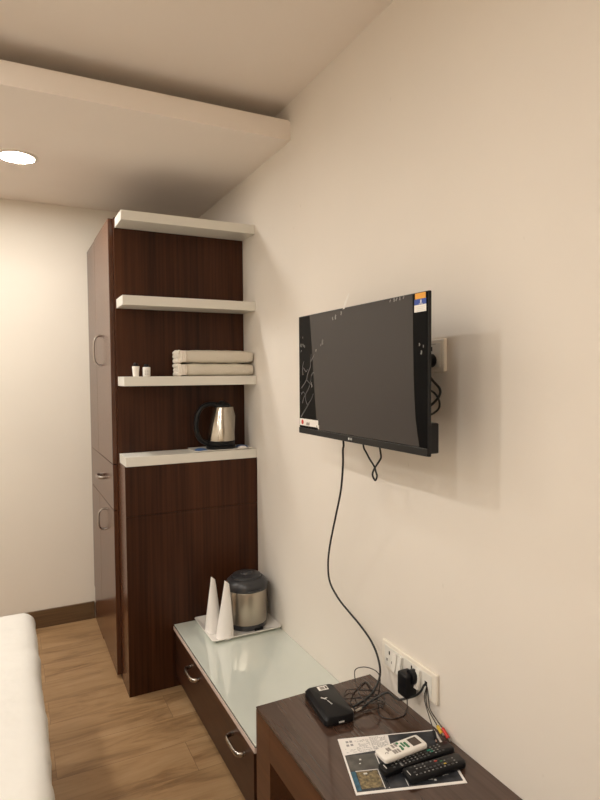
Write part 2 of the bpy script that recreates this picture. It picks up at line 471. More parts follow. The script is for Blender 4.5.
# ------------------------------------------------------------------ towels
def towel(z0, z1, seed):
    """a long folded towel: rounded fold to the front, layers showing at the left end"""
    bm = bmesh.new(); x0, x1 = -.382, -.012; y0, y1 = YS+.012, YP-.012
    n = 40; m = 28
    h = z1-z0; rings = []
    for i in range(n+1):
        u = i/n; x = x0+(x1-x0)*u
        end = min(1, min(u, 1-u)*14)**.5*.0+1
        ring = []
        pin = 1-.10*math.exp(-u*18)-.16*math.exp(-(1-u)*22)
        for k in range(m):
            a = 2*PI*k/m; ca, sa = math.cos(a), math.sin(a)
            e = .38
            yy = (y0+y1)/2+math.copysign(abs(ca)**e, ca)*(y1-y0)/2
            zz = z0+h/2+math.copysign(abs(sa)**(e+.25), sa)*h/2*pin
            w = noise.noise(Vector((x*14+seed, yy*20, zz*30)))*.0050+noise.noise(Vector((x*50+seed, yy*60, zz*80)))*.0016
            if sa > -.3: zz += w
            yy += w
            ring.append(bm.verts.new((x, yy, max(zz, z0))))
        rings.append(ring)
    for a, b in zip(rings, rings[1:]):
        for k in range(m): bm.faces.new((a[k], a[(k+1) % m], b[(k+1) % m], b[k]))
    bm.faces.new(rings[0][::-1]); bm.faces.new(rings[-1])
    return bm
def fringe(z0, z1, seed):
    """ruffled end folds at the left"""
    bm = bmesh.new(); rnd = random.Random(seed); h = z1-z0
    for j in range(3):
        zc = z0+h*(.20+.30*j)
        pts = [(-.384+rnd.uniform(-.004, .004), YS+.016+q*.023, zc+rnd.uniform(-.003, .003)) for q in range(6)]
        tube(bm, pts, lambda s: h*.175+.0015*math.sin(s*23+j), 10, 5)
    # ruffle in front of the fold
    for j in range(4):
        pts = [(-.382+.007*j+rnd.uniform(-.002, .002), YS+.0125+rnd.uniform(-.001, .001), z0+h*.10), (-.380+.007*j+rnd.uniform(-.003, .003), YS+.0095, z0+h*.5),
               (-.382+.007*j+rnd.uniform(-.002, .002), YS+.0135, z0+h*.9)]
        tube(bm, pts, .0045, 8, 5)
    return bm
for k, (z0, z1, lab) in enumerate(((S[2], S[2]+.061, 'folded cream towel lying on the white shelf, the lower of two'),
                                   (S[2]+.0640, S[2]+.127, 'folded cream towel on top of the other towel'))):
    t = thing('folded_towel', lab, 'towel', (-.2, 2.8, z0), 0, 'folded towels on the shelf')
    link('cloth', towel(z0, z1, k*5.3), M['towel'], t, True)
    retag(link('ruffled_border', fringe(z0, z1, k+3), M['fringe'], t, True), 'white ruffled border')

# ------------------------------------------------------------------ two little bottles
z = S[2]
t = thing('toiletry_bottle', 'small plain white bottle near the left end of the towel shelf', 'bottle', (-.588, 2.765, z), 0, 'small bottles on the towel shelf')
link('body', LATHE([(.0125, 0), (.0135, .003), (.0170, .046), (.0165, .048), (.008, .048)], (-.588, 2.765, z), 28), M['white_plastic'], t, True)
link('cap', LATHE([(.0100, .0482), (.0110, .049), (.0110, .060), (.009, .062)], (-.588, 2.765, z), 24), M['black'], t, True)
t = thing('toiletry_jar', 'small squat white jar with grey print, right of the plain bottle', 'bottle', (-.526, 2.825, z), 0, 'small bottles on the towel shelf')
link('body', LATHE([(.015, 0), (.0175, .002), (.0180, .043), (.016, .045), (.010, .045)], (-.526, 2.825, z), 28), M['white_plastic'], t, True)
link('cap', LATHE([(.0105, .0452), (.0120, .046), (.0120, .056), (.010, .058)], (-.526, 2.825, z), 24), M['black'], t, True)
bm = bmesh.new()
for j in range(4):
    for k in range(3):
        a = math.radians(-120+k*28)
        bmesh.ops.create_cube(bm, size=1, matrix=Matrix.Translation((-.526+.0179*math.cos(a), 2.825+.0179*math.sin(a), z+.010+j*.0065)) @ Matrix.Rotation(a, 4, 'Z') @ Matrix.Diagonal((.0012, .0045, .0018, 1)))
link('print', bm, M['grey'], t)

# ------------------------------------------------------------------ kettle on its tray
def tray(t, x0, x1, y0, y1, z, lip, m, flare=.012):
    """shallow dish: floor, flared rim, hollow"""
    bm = bmesh.new()
    def ring(x0, x1, y0, y1, z, r=.014):
        out = []
        for cx, cy, a0 in ((x1-r, y1-r, 0), (x0+r, y1-r, 90), (x0+r, y0+r, 180), (x1-r, y0+r, 270)):
            for k in range(5):
                a = math.radians(a0+k*22.5); out.append(bm.verts.new((cx+r*math.cos(a), cy+r*math.sin(a), z)))
        return out
    f = flare
    R = [ring(x0+f, x1-f, y0+f, y1-f, z), ring(x0, x1, y0, y1, z+lip-.002), ring(x0, x1, y0, y1, z+lip), ring(x0+.004, x1-.004, y0+.004, y1-.004, z+lip),
         ring(x0+f+.004, x1-f-.004, y0+f+.004, y1-f-.004, z+.004)]
    n = len(R[0])
    for a, b in zip(R, R[1:]):
        for k in range(n): bm.faces.new((a[k], a[(k+1) % n], b[(k+1) % n], b[k]))
    bm.faces.new(R[0][::-1]); bm.faces.new(R[-1])
    return bm
z = S[3]
solo('kettle_tray', tray(None, -.318, -.012, YS+.004, YP-.006, z, .007, M['porcelain']), M['porcelain'],
     'shallow white tray under the kettle on the lowest shelf', 'tray', (-.165, 2.8, z), smooth=True)
def K(p): return [(a*1.07, b*1.09) for a, b in p]
def KH(p): return [(kx+(a-kx)*1.08, b, zk+(c-zk)*1.09) for a, b, c in p]
zk = z+.0045; kx, ky = -.166, 2.797
t = thing('electric_kettle', 'steel electric kettle with a black handle, lid and base', 'kettle', (kx, ky, zk))
link('power_base', LATHE(K([(.064, 0), (.069, .002), (.069, .013), (.064, .017)]), (kx, ky, zk), 44), M['black'], t, True)
link('base_ring', LATHE(K([(.063, .0175), (.067, .020), (.0680, .036), (.066, .038)]), (kx, ky, zk), 44), M['black'], t, True)
bm = LATHE(K([(.0665, .0385), (.0670, .042), (.0645, .070), (.0575, .110), (.0490, .150), (.0385, .186), (.0380, .192)]), (kx, ky, zk), 64)
for v in bm.verts:                                   # spout pushed out at the upper right
    dx, dy, dz = v.co.x-kx, v.co.y-ky, v.co.z-zk
    if dx > 0 and dz > .08:
        w = max(0, dx/math.hypot(dx, dy))**5
        v.co.x += w*.020*min(1, (dz-.08)/.075)
for v in bm.verts: v.co.x += .009*(v.co.z-zk)/.21
sb = link('steel_body', bm, M['steel2'], t, True)
link('lid', LATHE(K([(.0390, .1925), (.0405, .196), (.039, .203), (.030, .210), (.015, .213), (.011, .219), (.004, .221)]), (kx+.009, ky, zk), 44), M['black'], t, True)
hp = KH([(kx-.022, ky, zk+.204), (kx-.050, ky, zk+.207), (kx-.085, ky, zk+.196), (kx-.108, ky, zk+.165), (kx-.118, ky, zk+.120), (kx-.114, ky, zk+.078), (kx-.098, ky, zk+.045), (kx-.066, ky, zk+.027)])
link('handle', TUBE(hp, lambda s: .0130-.0015*math.sin(s*PI), 12, 6, flat=(1, 1.25)), M['black'], t, True)
# sachets in the tray
for (x, y, a, lab, m) in ((-.282, 2.760, .4, 'blue sachet at the left end of the kettle tray', M['sachet']),
                          (-.066, 2.752, -.25, 'white and blue sachet right of the kettle base', M['paper']),
                          (-.052, 2.800, .5, 'blue sachet behind the white one, right of the kettle', M['sachet'])):
    bm = bmesh.new(); nx = 8
    top = []; bot = []
    for i in range(nx+1):
        for j in range(nx+1):
            u, v = i/nx*2-1, j/nx*2-1
            h = .0105*(1-u**4)*(1-v**4)
            top.append(bm.verts.new((u*.024, v*.030, .0058+h))); bot.append(bm.verts.new((u*.024, v*.030, .0052)))
    for i in range(nx):
        for j in range(nx):
            k = i*(nx+1)+j
            bm.faces.new((top[k], top[k+nx+1], top[k+nx+2], top[k+1])); bm.faces.new((bot[k], bot[k+1], bot[k+nx+2], bot[k+nx+1]))
    bm.normal_update()
    o = link('tea_sachet', bm, m, None, True); o.location = (x, y, z-.0004); o.rotation_euler = (0, 0, a)
    retag(o, lab, 'sachet', 'sachets on the kettle tray')
    ORG[o.name] = Vector(o.location)
    if m is M['paper']:
        link('blue_band', BX(-.018, .018, .002, .016, .0150, .0166), M['blue'], o, local=True)

# ------------------------------------------------------------------ bench tray, cooler, paper cones
solo('serving_tray', tray(None, -.345, -.004, 2.418, 2.708, BZ, .018, M['porcelain'], .02), M['porcelain'],
     'white rectangular tray at the far end of the glass bench top', 'tray', (-.17, 2.56, BZ), smooth=True)
zt = BZ+.0045; cx, cy = -.129, 2.552
def SC(p, k=1.05): return [(a*k, b) for a, b in p]
t = thing('insulated_jug', 'squat steel insulated container with a dark grey domed lid', 'container', (cx, cy, zt))
link('base_ring', LATHE(SC([(.082, 0), (.088, .003), (.0905, .022), (.0905, .026)]), (cx, cy, zt), 56), M['lidgrey'], t, True)
link('steel_body', LATHE(SC([(.0900, .0265), (.0915, .031), (.0915, .174), (.090, .1785)]), (cx, cy, zt), 64), M['steel'], t, True)
lid = link('lid', LATHE(SC([(.0905, .179), (.0950, .181), (.0960, .190), (.0955, .203), (.0900, .216), (.0780, .228), (.0700, .232), (.0660, .231), (.0650, .2345), (.0630, .2420), (.0520, .2460), (.028, .2480), (.026, .2520), (.019, .2560), (.004, .2570)]), (cx, cy, zt), 64), M['lidgrey'], t, True)
link('carry_loop', TUBE([(cx-.030, cy-.099, zt+.188), (cx-.022, cy-.105, zt+.191), (cx, cy-.108, zt+.192), (cx+.022, cy-.105, zt+.191), (cx+.030, cy-.099, zt+.188)], .004, 8, 5), M['lidgrey'], lid, True)
link('front_foot', BX(cx+.00, cx+.045, cy-.097, cy-.084, zt+.0, zt+.012, bev=.003), M['black'], t)

def cone(x, y, r, h, lean, tw, seed):
    bm = bmesh.new(); n = 36; rings = []
    for i in range(15):
        s = i/14; rr = r*(1-.72*s**1.25)
        fl = 1-.35*s**2
        ring = []
        for k in range(n):
            a = 2*PI*k/n
            wob = 1+.03*noise.noise(Vector((math.cos(a)*2+seed, math.sin(a)*2, s*3)))
            lx = rr*math.cos(a)*wob; ly = rr*math.sin(a)*fl*wob
            c, q = math.cos(tw), math.sin(tw)
            px, py = c*lx-q*ly, q*lx+c*ly
            zz = h*s
            if i == 14: zz += lx/.011*-.010
            if i == 13: zz += lx/.011*-.004
            ring.append(bm.verts.new((x+px+lean[0]*s, y+py+lean[1]*s, zt+zz)))
        rings.append(ring)
    for a, b in zip(rings, rings[1:]):
        for k in range(n): bm.faces.new((a[k], a[(k+1) % n], b[(k+1) % n], b[k]))
    # wall thickness inwards at the open tip
    tip = rings[-1]; c = Vector((0, 0, 0))
    for v in tip: c += v.co
    c /= n
    inn = [bm.verts.new(c+(v.co-c)*.8) for v in tip]; dn = [bm.verts.new(c+(v.co-c)*.8-Vector((0, 0, .02))) for v in tip]
    for k in range(n):
        bm.faces.new((tip[k], tip[(k+1) % n], inn[(k+1) % n], inn[k])); bm.faces.new((inn[k], inn[(k+1) % n], dn[(k+1) % n], dn[k]))
    bm.faces.new(dn); bm.faces.new(rings[0][::-1])
    return bm
def seam(x, y, r, h, lean, ang):
    pts = [(x+(r*(1-.72*s**1.25)+.0006)*math.cos(ang)+lean[0]*s, y+(r*(1-.72*s**1.25)+.0006)*(1-.35*s**2)*math.sin(ang)+lean[1]*s, zt+h*s) for s in (0.01, .2, .4, .6, .8, .93)]
    return TUBE(pts, .0008, 6, 3)
for (x, y, r, h, lean, lab, sd) in ((-.298, 2.552, .038, .248, (.002, .0), 'tall white paper cone on the tray, the one nearer the wardrobe side', 1.0),
                                    (-.270, 2.468, .0400, .250, (.012, .0), 'tall white paper cone in front of the steel container', 4.0)):
    t = thing('paper_cone', lab, 'paper cone', (x, y, zt), 0, 'white paper cones on the tray')
    link('cone_sheet', cone(x, y, r, h, lean, .3, sd), M['paper'], t, True)
    link('overlap_seam', seam(x, y, r, h, lean, -2.0 if sd < 2 else -1.2), M['paper'], t, True)

# ------------------------------------------------------------------ television
y0, y1, zb, ztv = 1.139, 1.856, 1.2926, 1.7070
xf = -.1885
t = thing('television', 'black flat television fixed on a bracket to the right wall', 'television', (xf+.05, 1.49, 1.5))
link('cabinet', BX(xf, xf+.009, y0, y1, zb, ztv, bev=.0015), M['bezel'], t)
link('screen', BX(xf-.0008, xf, y0+.004, y1-.003, zb+.021, ztv-.003), M['screen'], t)
bz_ = link('bottom_bezel', BX(xf-.003, xf-.0001, y0+.001, y1-.001, zb+.0005, zb+.0205, bev=.001), M['bezel'], t)
link('bezel_edge', BX(xf-.0036, xf-.003, y0+.002, y1-.002, zb+.0185, zb+.0200), M['lidgrey'], bz_)
# small silver emblem in the middle of the bezel
bm = LATHE([(.0042, 0), (.0042, .0012)], (0, 0, 0), 20); bmesh.ops.rotate(bm, cent=(0, 0, 0), matrix=Matrix.Rotation(-PI/2, 3, 'Y'), verts=bm.verts)
bmesh.ops.translate(bm, vec=(xf-.0025, 1.513, zb+.0105), verts=bm.verts)
for k, w in ((0, .0045), (1, .0045)):
    bx(bm, xf-.0042, xf-.0029, 1.5035-k*.0062-w/2, 1.5035-k*.0062, zb+.0075, zb+.0135)
retag(link('brand_mark', bm, M['logo'], bz_), 'small silver emblem')
link('back_housing', BX(xf+.0092, xf+.056, 1.165, 1.822, 1.2945, 1.374, bev=.004), M['bezel'], t)
link('back_panel', BX(xf+.0092, xf+.022, 1.20, 1.79, 1.374, 1.66, bev=.002), M['bezel'], t)
br = link('wall_bracket', BX(-.012, -.0008, 1.42, 1.60, 1.40, 1.62, bev=.002), M['lidgrey'], t)
for yy in (1.46, 1.56):
    link('bracket_arm', BX(-.166, -.0122, yy-.012, yy+.012, 1.50, 1.53, bev=.002), M['lidgrey'], br)
# thin grey layer over the middle of the screen, with grey and pale marks
film = [(1.7700, 1.7038), (1.7640, 1.66), (1.7560, 1.60), (1.7480, 1.53), (1.7400, 1.46), (1.7320, 1.40), (1.7250, 1.352), (1.7180, 1.3145),
        (1.1733, 1.3145), (1.1810, 1.345), (1.1890, 1.385), (1.1938, 1.4335), (1.1975, 1.50), (1.2000, 1.60), (1.2010, 1.66), (1.2025, 1.7038)]
bm = bmesh.new(); prism(bm, film, 'x', xf-.0013, xf-.00085)
fo = retag(link('screen_film', bm, M['film'], t), 'hazy grey protective film over the middle of the screen')
strokes = [[(1.842, 1.350), (1.815, 1.372), (1.787, 1.395), (1.779, 1.404), (1.760, 1.418), (1.747, 1.436)],
           [(1.787, 1.395), (1.800, 1.405), (1.806, 1.430), (1.783, 1.452), (1.770, 1.470), (1.760, 1.498)],
           [(1.836, 1.454), (1.812, 1.470), (1.797, 1.482), (1.780, 1.474), (1.765, 1.468)],
           [(1.797, 1.482), (1.786, 1.506), (1.768, 1.528), (1.766, 1.546), (1.760, 1.572)],
           [(1.819, 1.525), (1.800, 1.512), (1.788, 1.520)], [(1.830, 1.400), (1.818, 1.420), (1.806, 1.430)],
           [(1.825, 1.500), (1.826, 1.530), (1.815, 1.548)], [(1.766, 1.546), (1.748, 1.560), (1.735, 1.572)],
           [(1.760, 1.498), (1.748, 1.508), (1.740, 1.505)], [(1.838, 1.432), (1.822, 1.440), (1.806, 1.430)]]
bm = bmesh.new()
for s in strokes:
    tube(bm, [(xf-.0011, a, b) for a, b in s], lambda q: .0030-.0018*q, 6, 4, flat=(0, .16))
retag(link('branching_marks', bm, M['scratch'], t), 'grey branching marks at the left of the screen')
bm = bmesh.new()
rnd = random.Random(4)
for (a, b, r) in ((1.680, 1.609, .0055), (1.594, 1.683, .0045), (1.612, 1.680, .0030), (1.557, 1.692, .0035), (1.690, 1.600, .0025), (1.725, 1.583, .0025), (1.838, 1.605, .0035), (1.820, 1.605, .003),
                  (1.808, 1.600, .0025), (1.835, 1.585, .002), (1.823, 1.632, .002), (1.28, 1.7000, .003), (1.27, 1.7005, .0028), (1.255, 1.7005, .0028), (1.24, 1.7010, .002), (1.30, 1.699, .002), (1.755, 1.462, .003), (1.760, 1.470, .003),
                  (1.165, 1.555, .003), (1.172, 1.575, .002), (1.158, 1.57, .002)):
    pts = [(xf-.0016, a+rnd.uniform(-.004, .004), b-r*1.6), (xf-.0016, a, b), (xf-.0016, a+rnd.uniform(-.004, .004), b+r*1.5)]
    retag(link('pale_speck', TUBE(pts, r*.85, 7, 3, flat=(0, .1)), M['scratch2'], t), 'pale speck of peeling residue')
# stickers
st = retag(link('corner_sticker', BX(xf-.0019, xf-.0014, 1.147, 1.194, 1.657, 1.675), M['white_plastic'], t), 'white blue and orange sticker in the top right corner')
link('sticker_band', BX(xf-.0019, xf-.0014, 1.147, 1.194, 1.6752, 1.6895), M['blue'], st)
link('sticker_band', BX(xf-.0019, xf-.0014, 1.149, 1.191, 1.6897, 1.7045), M['orange'], st)
bm = bmesh.new(); bx(bm, xf-.0023, xf-.0019, 1.165, 1.170, 1.679, 1.687); bx(bm, xf-.0023, xf-.0019, 1.160, 1.175, 1.6765, 1.6778)
for k in range(3): bx(bm, xf-.0023, xf-.0019, 1.150, 1.185, 1.660+k*.0045, 1.6612+k*.0045)
link('sticker_print', bm, M['logo'], st)
s2 = retag(link('label_sticker', BX(xf-.0024, xf-.0014, 1.7125, 1.848, 1.3215, 1.3455), M['white_plastic'], t), 'white label with a red emblem in the lower left corner')
bm = LATHE([(.0085, 0), (.0085, .0006)], (0, 0, 0), 24); bmesh.ops.rotate(bm, cent=(0, 0, 0), matrix=Matrix.Rotation(-PI/2, 3, 'Y'), verts=bm.verts)
bmesh.ops.translate(bm, vec=(xf-.0024, 1.827, 1.3335), verts=bm.verts); link('red_emblem', bm, M['red'], s2)
bm = bmesh.new()
for k in range(6): bx(bm, xf-.0029, xf-.0024, 1.795-k*.0042, 1.798-k*.0042, 1.324+(k % 2)*.001, 1.333+(k % 3)*.001)
link('sticker_print', BX(xf-.0029, xf-.0024, 1.718, 1.724, 1.323, 1.328), M['grey'], s2)
link('sticker_print', bm, M['grey'], s2)
link('tape_tag', BX(xf-.0026, xf-.0024, 1.706, 1.7130, 1.3175, 1.3300), M['white_plastic'], s2)
# clear tape scrap sticking up from the top edge
bm = bmesh.new(); prism(bm, [(1.548, 1.703), (1.538, 1.703), (1.512, 1.738), (1.508, 1.748), (1.516, 1.744), (1.535, 1.725)], 'x', xf-.0022, xf-.0017)
retag(link('tape_scrap', bm, M['white_plastic'], t), 'scrap of whitish tape sticking up')

# ------------------------------------------------------------------ upper socket behind the television
def rot_part(bm, c, a, axis='X'):
    bmesh.ops.rotate(bm, cent=c, matrix=Matrix.Rotation(a, 3, axis), verts=bm.verts); return bm
t = thing('wall_socket', 'single white wall socket with a black plug, partly behind the television', 'socket', (0, 1.34, 1.555), 0, 'white wall sockets')
link('cover_plate', BX(-.014, -.0005, 1.2855, 1.3875, 1.507, 1.602, bev=.0045, seg=3), M['plate'], t)
fc = link('socket_face', BX(-.0165, -.0142, 1.300, 1.374, 1.520, 1.590, bev=.001), M['plate2'], t)
bm = bmesh.new(); bx(bm, -.0172, -.0166, 1.3330, 1.3375, 1.566, 1.579)
link('pin_hole', bm, M['hole'], fc)
link('top_mark', BX(-.0170, -.0166, 1.318, 1.345, 1.5855, 1.5870), M['grey'], fc)
t = thing('power_plug', 'black round plug with looping cords behind the right edge of the television', 'plug', (-.017, 1.348, 1.54))
bm = LATHE([(.018, 0), (.020, .003), (.019, .022), (.013, .028), (.006, .029)], (0, 0, 0), 24)
bmesh.ops.rotate(bm, cent=(0, 0, 0), matrix=Matrix.Rotation(-PI/2, 3, 'Y'), verts=bm.verts); bmesh.ops.translate(bm, vec=(-.0176, 1.331, 1.539), verts=bm.verts)
link('plug_body', bm, M['black'], t, True)
link('cord', TUBE([(-.040, 1.331, 1.524), (-.040, 1.328, 1.505), (-.028, 1.318, 1.482), (-.020, 1.297, 1.458), (-.022, 1.296, 1.437), (-.03, 1.314, 1.415), (-.045, 1.335, 1.396), (-.08, 1.36, 1.385), (-.115, 1.38, 1.388)], .0036, 8, 6), M['black_matte'], t, True)
link('cord', TUBE([(-.118, 1.37, 1.50), (-.05, 1.345, 1.465), (-.024, 1.318, 1.447), (-.018, 1.300, 1.420), (-.022, 1.305, 1.395), (-.05, 1.335, 1.375), (-.11, 1.37, 1.3795)], .0030, 8, 6), M['black_matte'], t, True)

# ------------------------------------------------------------------ lower socket strip
t = thing('socket_strip', 'long white socket plate with rocker switches low on the right wall', 'socket', (0, 1.468, .558), 0, 'white wall sockets')
ya, yb, za, zb2 = 1.3290, 1.6090, .5140, .6060
link('cover_plate', BX(-.012, -.0005, ya, yb, za, zb2, bev=.004, seg=3), M['plate'], t)
def mod(y_hi, y_lo, name='module'):
    return link(name, BX(-.0140, -.0122, y_lo+.0006, y_hi-.0006, .5265, .5945, bev=.0008), M['plate2'], t)
m1 = mod(1.5905, 1.5360, 'socket_face')
bm = bmesh.new()
for (yy, zz, a, b) in ((1.5625, .5745, .0030, .0062), (1.5755, .5480, .0026, .0046), (1.5490, .5470, .0026, .0046)):
    bx(bm, -.0148, -.0141, yy-a, yy+a, zz-b, zz+b, bev=.0003, seg=1)
link('pin_hole', bm, M['hole'], m1)
for hi, lo, tilt in ((1.5360, 1.5115, .16), (1.5115, 1.4870, .16)):
    mm = mod(hi, lo, 'switch_frame')
    bm = BX(-.0255, -.0141, lo+.0025, hi-.0025, .531, .590, bev=.0012); rot_part(bm, (-.014, 0, .56), tilt, 'Y')
    for v in bm.verts: v.co.x = min(v.co.x, -.0141)
    link('rocker', bm, M['plate2'], mm)
m4 = mod(1.4870, 1.4190, 'socket_face')
bm = bmesh.new()
for (yy, zz, a, b) in ((1.4440, .5780, .0030, .0080),):
    bx(bm, -.0148, -.0141, yy-a, yy+a, zz-b, zz+b)
link('pin_hole', bm, M['hole'], m4)
mm = mod(1.4190, 1.3945, 'switch_frame')
bm = BX(-.0255, -.0141, 1.397, 1.4165, .531, .590, bev=.0012); rot_part(bm, (-.014, 0, .56), .16, 'Y')
for v in bm.verts: v.co.x = min(v.co.x, -.0141)
link('rocker', bm, M['plate2'], mm)
m6 = mod(1.3945, 1.3480, 'blank_face')
link('cable_hole', BX(-.0147, -.0141, 1.3680, 1.3800, .5540, .5690, bev=.0003), M['hole'], m6)

t.location.y -= .012
# black adapter in the second socket, its thin cord wound into loops beside the set-top box
t = thing('power_adapter', 'black plug adapter in the socket strip with a thin cord in messy loops', 'adapter', (-.015, 1.436, .545))
bm = BX(-.058, -.0155, 1.4120, 1.4600, .5000, .5740, bev=.007, seg=3)
ab = link('adapter_body', bm, M['black'], t, True)
bm = LATHE([(.021, 0), (.0225, .002), (.0225, .020), (.020, .022)], (0, 0, 0), 32)
bmesh.ops.rotate(bm, cent=(0, 0, 0), matrix=Matrix.Rotation(-PI/2, 3, 'Y'), verts=bm.verts); bmesh.ops.translate(bm, vec=(-.0152, 1.422, .562), verts=bm.verts)
link('plug_collar', bm, M['black'], ab, True)
zc = DZ+.0022
cord = [(-.036, 1.436, .5005), (-.036, 1.436, .486), (-.032, 1.440, .462), (-.030, 1.446, zc+.003), (-.034, 1.446, zc), (-.0500, 1.434, zc), (-.0870, 1.435, zc), (-.111, 1.454, zc), (-.113, 1.479, zc), (-.100, 1.503, zc+.001),
        (-.080, 1.530, zc+.004), (-.060, 1.600, zc+.003), (-.048, 1.652, zc), (-.084, 1.636, zc+.002), (-.1215, 1.613, zc), (-.166, 1.560, zc+.001), (-.157, 1.508, zc+.004), (-.110, 1.500, zc+.005), (-.079, 1.505, zc+.005),
        (-.046, 1.545, zc+.005), (-.046, 1.582, zc+.006), (-.094, 1.607, zc+.006), (-.130, 1.633, zc+.005), (-.158, 1.612, zc+.004), (-.165, 1.590, zc+.005), (-.142, 1.572, zc+.009), (-.100, 1.545, zc+.010), (-.072, 1.515, zc+.010),
        (-.090, 1.508, zc+.012), (-.130, 1.530, zc+.018), (-.124, 1.5845, zc+.028), (-.085, 1.665, zc+.030), (-.062, 1.690, zc+.034), (-.058, 1.640, zc+.062), (-.058, 1.580, zc+.078), (-.060, 1.550, zc+.072), (-.064, 1.545, zc+.040),
        (-.075, 1.545, zc+.014), (-.110, 1.560, zc+.012), (-.150, 1.575, zc+.010), (-.184, 1.580, zc+.012)]
link('thin_cord', TUBE(cord, .0017, 6, 6), M['brown_wire'], t, True)
t.location.y -= .010

# ------------------------------------------------------------------ set-top box
rb = math.atan2(-.0236, .1825)
bx_c = (-.2385, 1.5655, DZ)
t = thing('set_top_box', 'small black set-top box with a white mark, near the far edge of the desk', 'set-top box', bx_c, -.115)
hw, hl = .0490, .0920
def rounded_rect(w, l, r, n=5):
    out = []
    for cx_, cy_, a0 in ((w-r, l-r, 0), (-w+r, l-r, 90), (-w+r, -l+r, 180), (w-r, -l+r, 270)):
        for k in range(n):
            a = math.radians(a0+k*90/(n-1)); out.append((cx_+r*math.cos(a), cy_+r*math.sin(a)))
    return out
bm = bmesh.new(); R = []
for (w, l, r, z, sx) in ((hw-.004, hl-.004, .010, .0012, 0), (hw, hl, .012, .005, 0), (hw, hl, .012, .022, 0), (hw-.004, hl-.0015, .012, .0285, .004), (hw-.007, hl-.004, .012, .0300, .005)):
    R.append([bm.verts.new((p[0]+sx, p[1], z)) for p in rounded_rect(w, l, r)])
n = len(R[0])
for a, b in zip(R, R[1:]):
    for k in range(n): bm.faces.new((a[k], a[(k+1) % n], b[(k+1) % n], b[k]))
bm.faces.new(R[0][::-1]); bm.faces.new(R[-1])
sbx = link('casing', bm, M['black'], t, True, local=True)
for sx in (-1, 1):
    for sy in (-1, 1):
        link('rubber_foot', LATHE([(.005, 0), (.005, .0013)], (sx*.036, sy*.078, 0), 16), M['black_matte'], t, local=True)
st = link('sticker', BX(-.008, .026, .058, .083, .0301, .0305), M['white_plastic'], sbx, local=True)
link('sticker_print', BX(-.001, .014, .062, .078, .0306, .0308), M['grey'], st, local=True)
link('sticker_print', BX(.017, .023, .064, .078, .0306, .0308), M['lcd'], st, local=True)
bm = bmesh.new()     # swoosh and small lettering
tube(bm, [(-.018, .020, .0304), (-.010, .012, .0304), (-.004, .005, .0304)], lambda q: .0032-.0012*q, 6, 4, flat=(2, .1))
tube(bm, [(-.012, .010, .0304), (-.004, .014, .0304), (.001, .013, .0304)], lambda q: .0028-.001*q, 6, 4, flat=(2, .1))
for k in range(5): bx(bm, -.0055+k*.0012, -.0022+k*.0012, -.005-k*.0052, -.0012-k*.0052, .0301, .0306)
retag(link('white_mark', bm, M['logo'], sbx, local=True), 'white swoosh mark with tiny lettering')
link('front_label', BX(-.005, .013, -hl-.0006, -hl-.0001, .0085, .0135), M['logo'], sbx, local=True)
bm = bmesh.new()
for k in range(5): bx(bm, -hw-.0008, -hw-.0001, .03-k*.015, .038-k*.015, .008, .012)
link('vent_slots', bm, M['hole'], sbx, local=True)
link('port', BX(hw, hw+.010, -.066, -.050, .006, .020, bev=.001), M['chrome'], sbx, local=True)

# ------------------------------------------------------------------ cables
tvc = [(-.130, 1.650, 1.290), (-.122, 1.660, 1.262), (-.12, 1.668, 1.246), (-.11, 1.685, 1.192), (-.10, 1.716, 1.10), (-.09, 1.768, 1.0), (-.075, 1.839, .871), (-.065, 1.872, .784), (-.06, 1.867, .72), (-.055, 1.816, .676),
       (-.05, 1.747, .648), (-.045, 1.682, .624), (-.04, 1.621, .592), (-.04, 1.579, .551), (-.05, 1.553, .507), (-.08, 1.544, .468), (-.110, 1.538, .4530), (-.145, 1.529, .4500), (-.176, 1.521, .4495)]
solo('television_cable', TUBE(tvc, .0036, 10, 6), M['black_matte'], 'thick black cable hanging in a long curve from the television to the desk', 'cable', (-.09, 1.7, .8), smooth=True)
t = thing('aerial_cable', 'thick black cable arching from the blank socket module to the set-top box', 'cable', (-.1, 1.45, .45))
ac = [(-.012, 1.3615, .5620), (-.022, 1.3620, .5580), (-.030, 1.3660, .540), (-.036, 1.381, .522), (-.042, 1.4020, .5060), (-.064, 1.430, .4905), (-.066, 1.458, .4880), (-.064, 1.490, .4830), (-.085, 1.508, .4680), (-.120, 1.512, .4540), (-.150, 1.504, .4490), (-.158, 1.502, .4480)]
link('cable', TUBE(ac, .0034, 10, 6), M['black_matte'], t, True)
retag(link('connector', TUBE([(-.156, 1.5025, .4490), (-.168, 1.5005, .4490), (-.182, 1.498, .4490)], .0048, 10, 2), M['chrome'], t, True), 'metal connector')
# knotted cable below the television
kn = [(-.130, 1.5300, 1.290), (-.125, 1.5310, 1.268), (-.12, 1.5269, 1.2558), (-.12, 1.505, 1.235), (-.12, 1.4823, 1.2175), (-.121, 1.470, 1.200), (-.12, 1.4661, 1.1889), (-.12, 1.4720, 1.1765), (-.118, 1.4825, 1.1745), (-.118, 1.4934, 1.1879),
      (-.117, 1.4890, 1.203), (-.116, 1.4769, 1.2183), (-.117, 1.4560, 1.238), (-.12, 1.4446, 1.2502), (-.125, 1.4410, 1.268), (-.13, 1.4393, 1.290)]
solo('looped_cable', TUBE(kn, .0030, 8, 6), M['black_matte'], 'short black cable twisted into a loop below the television', 'cable', (-.12, 1.48, 1.2), smooth=True)
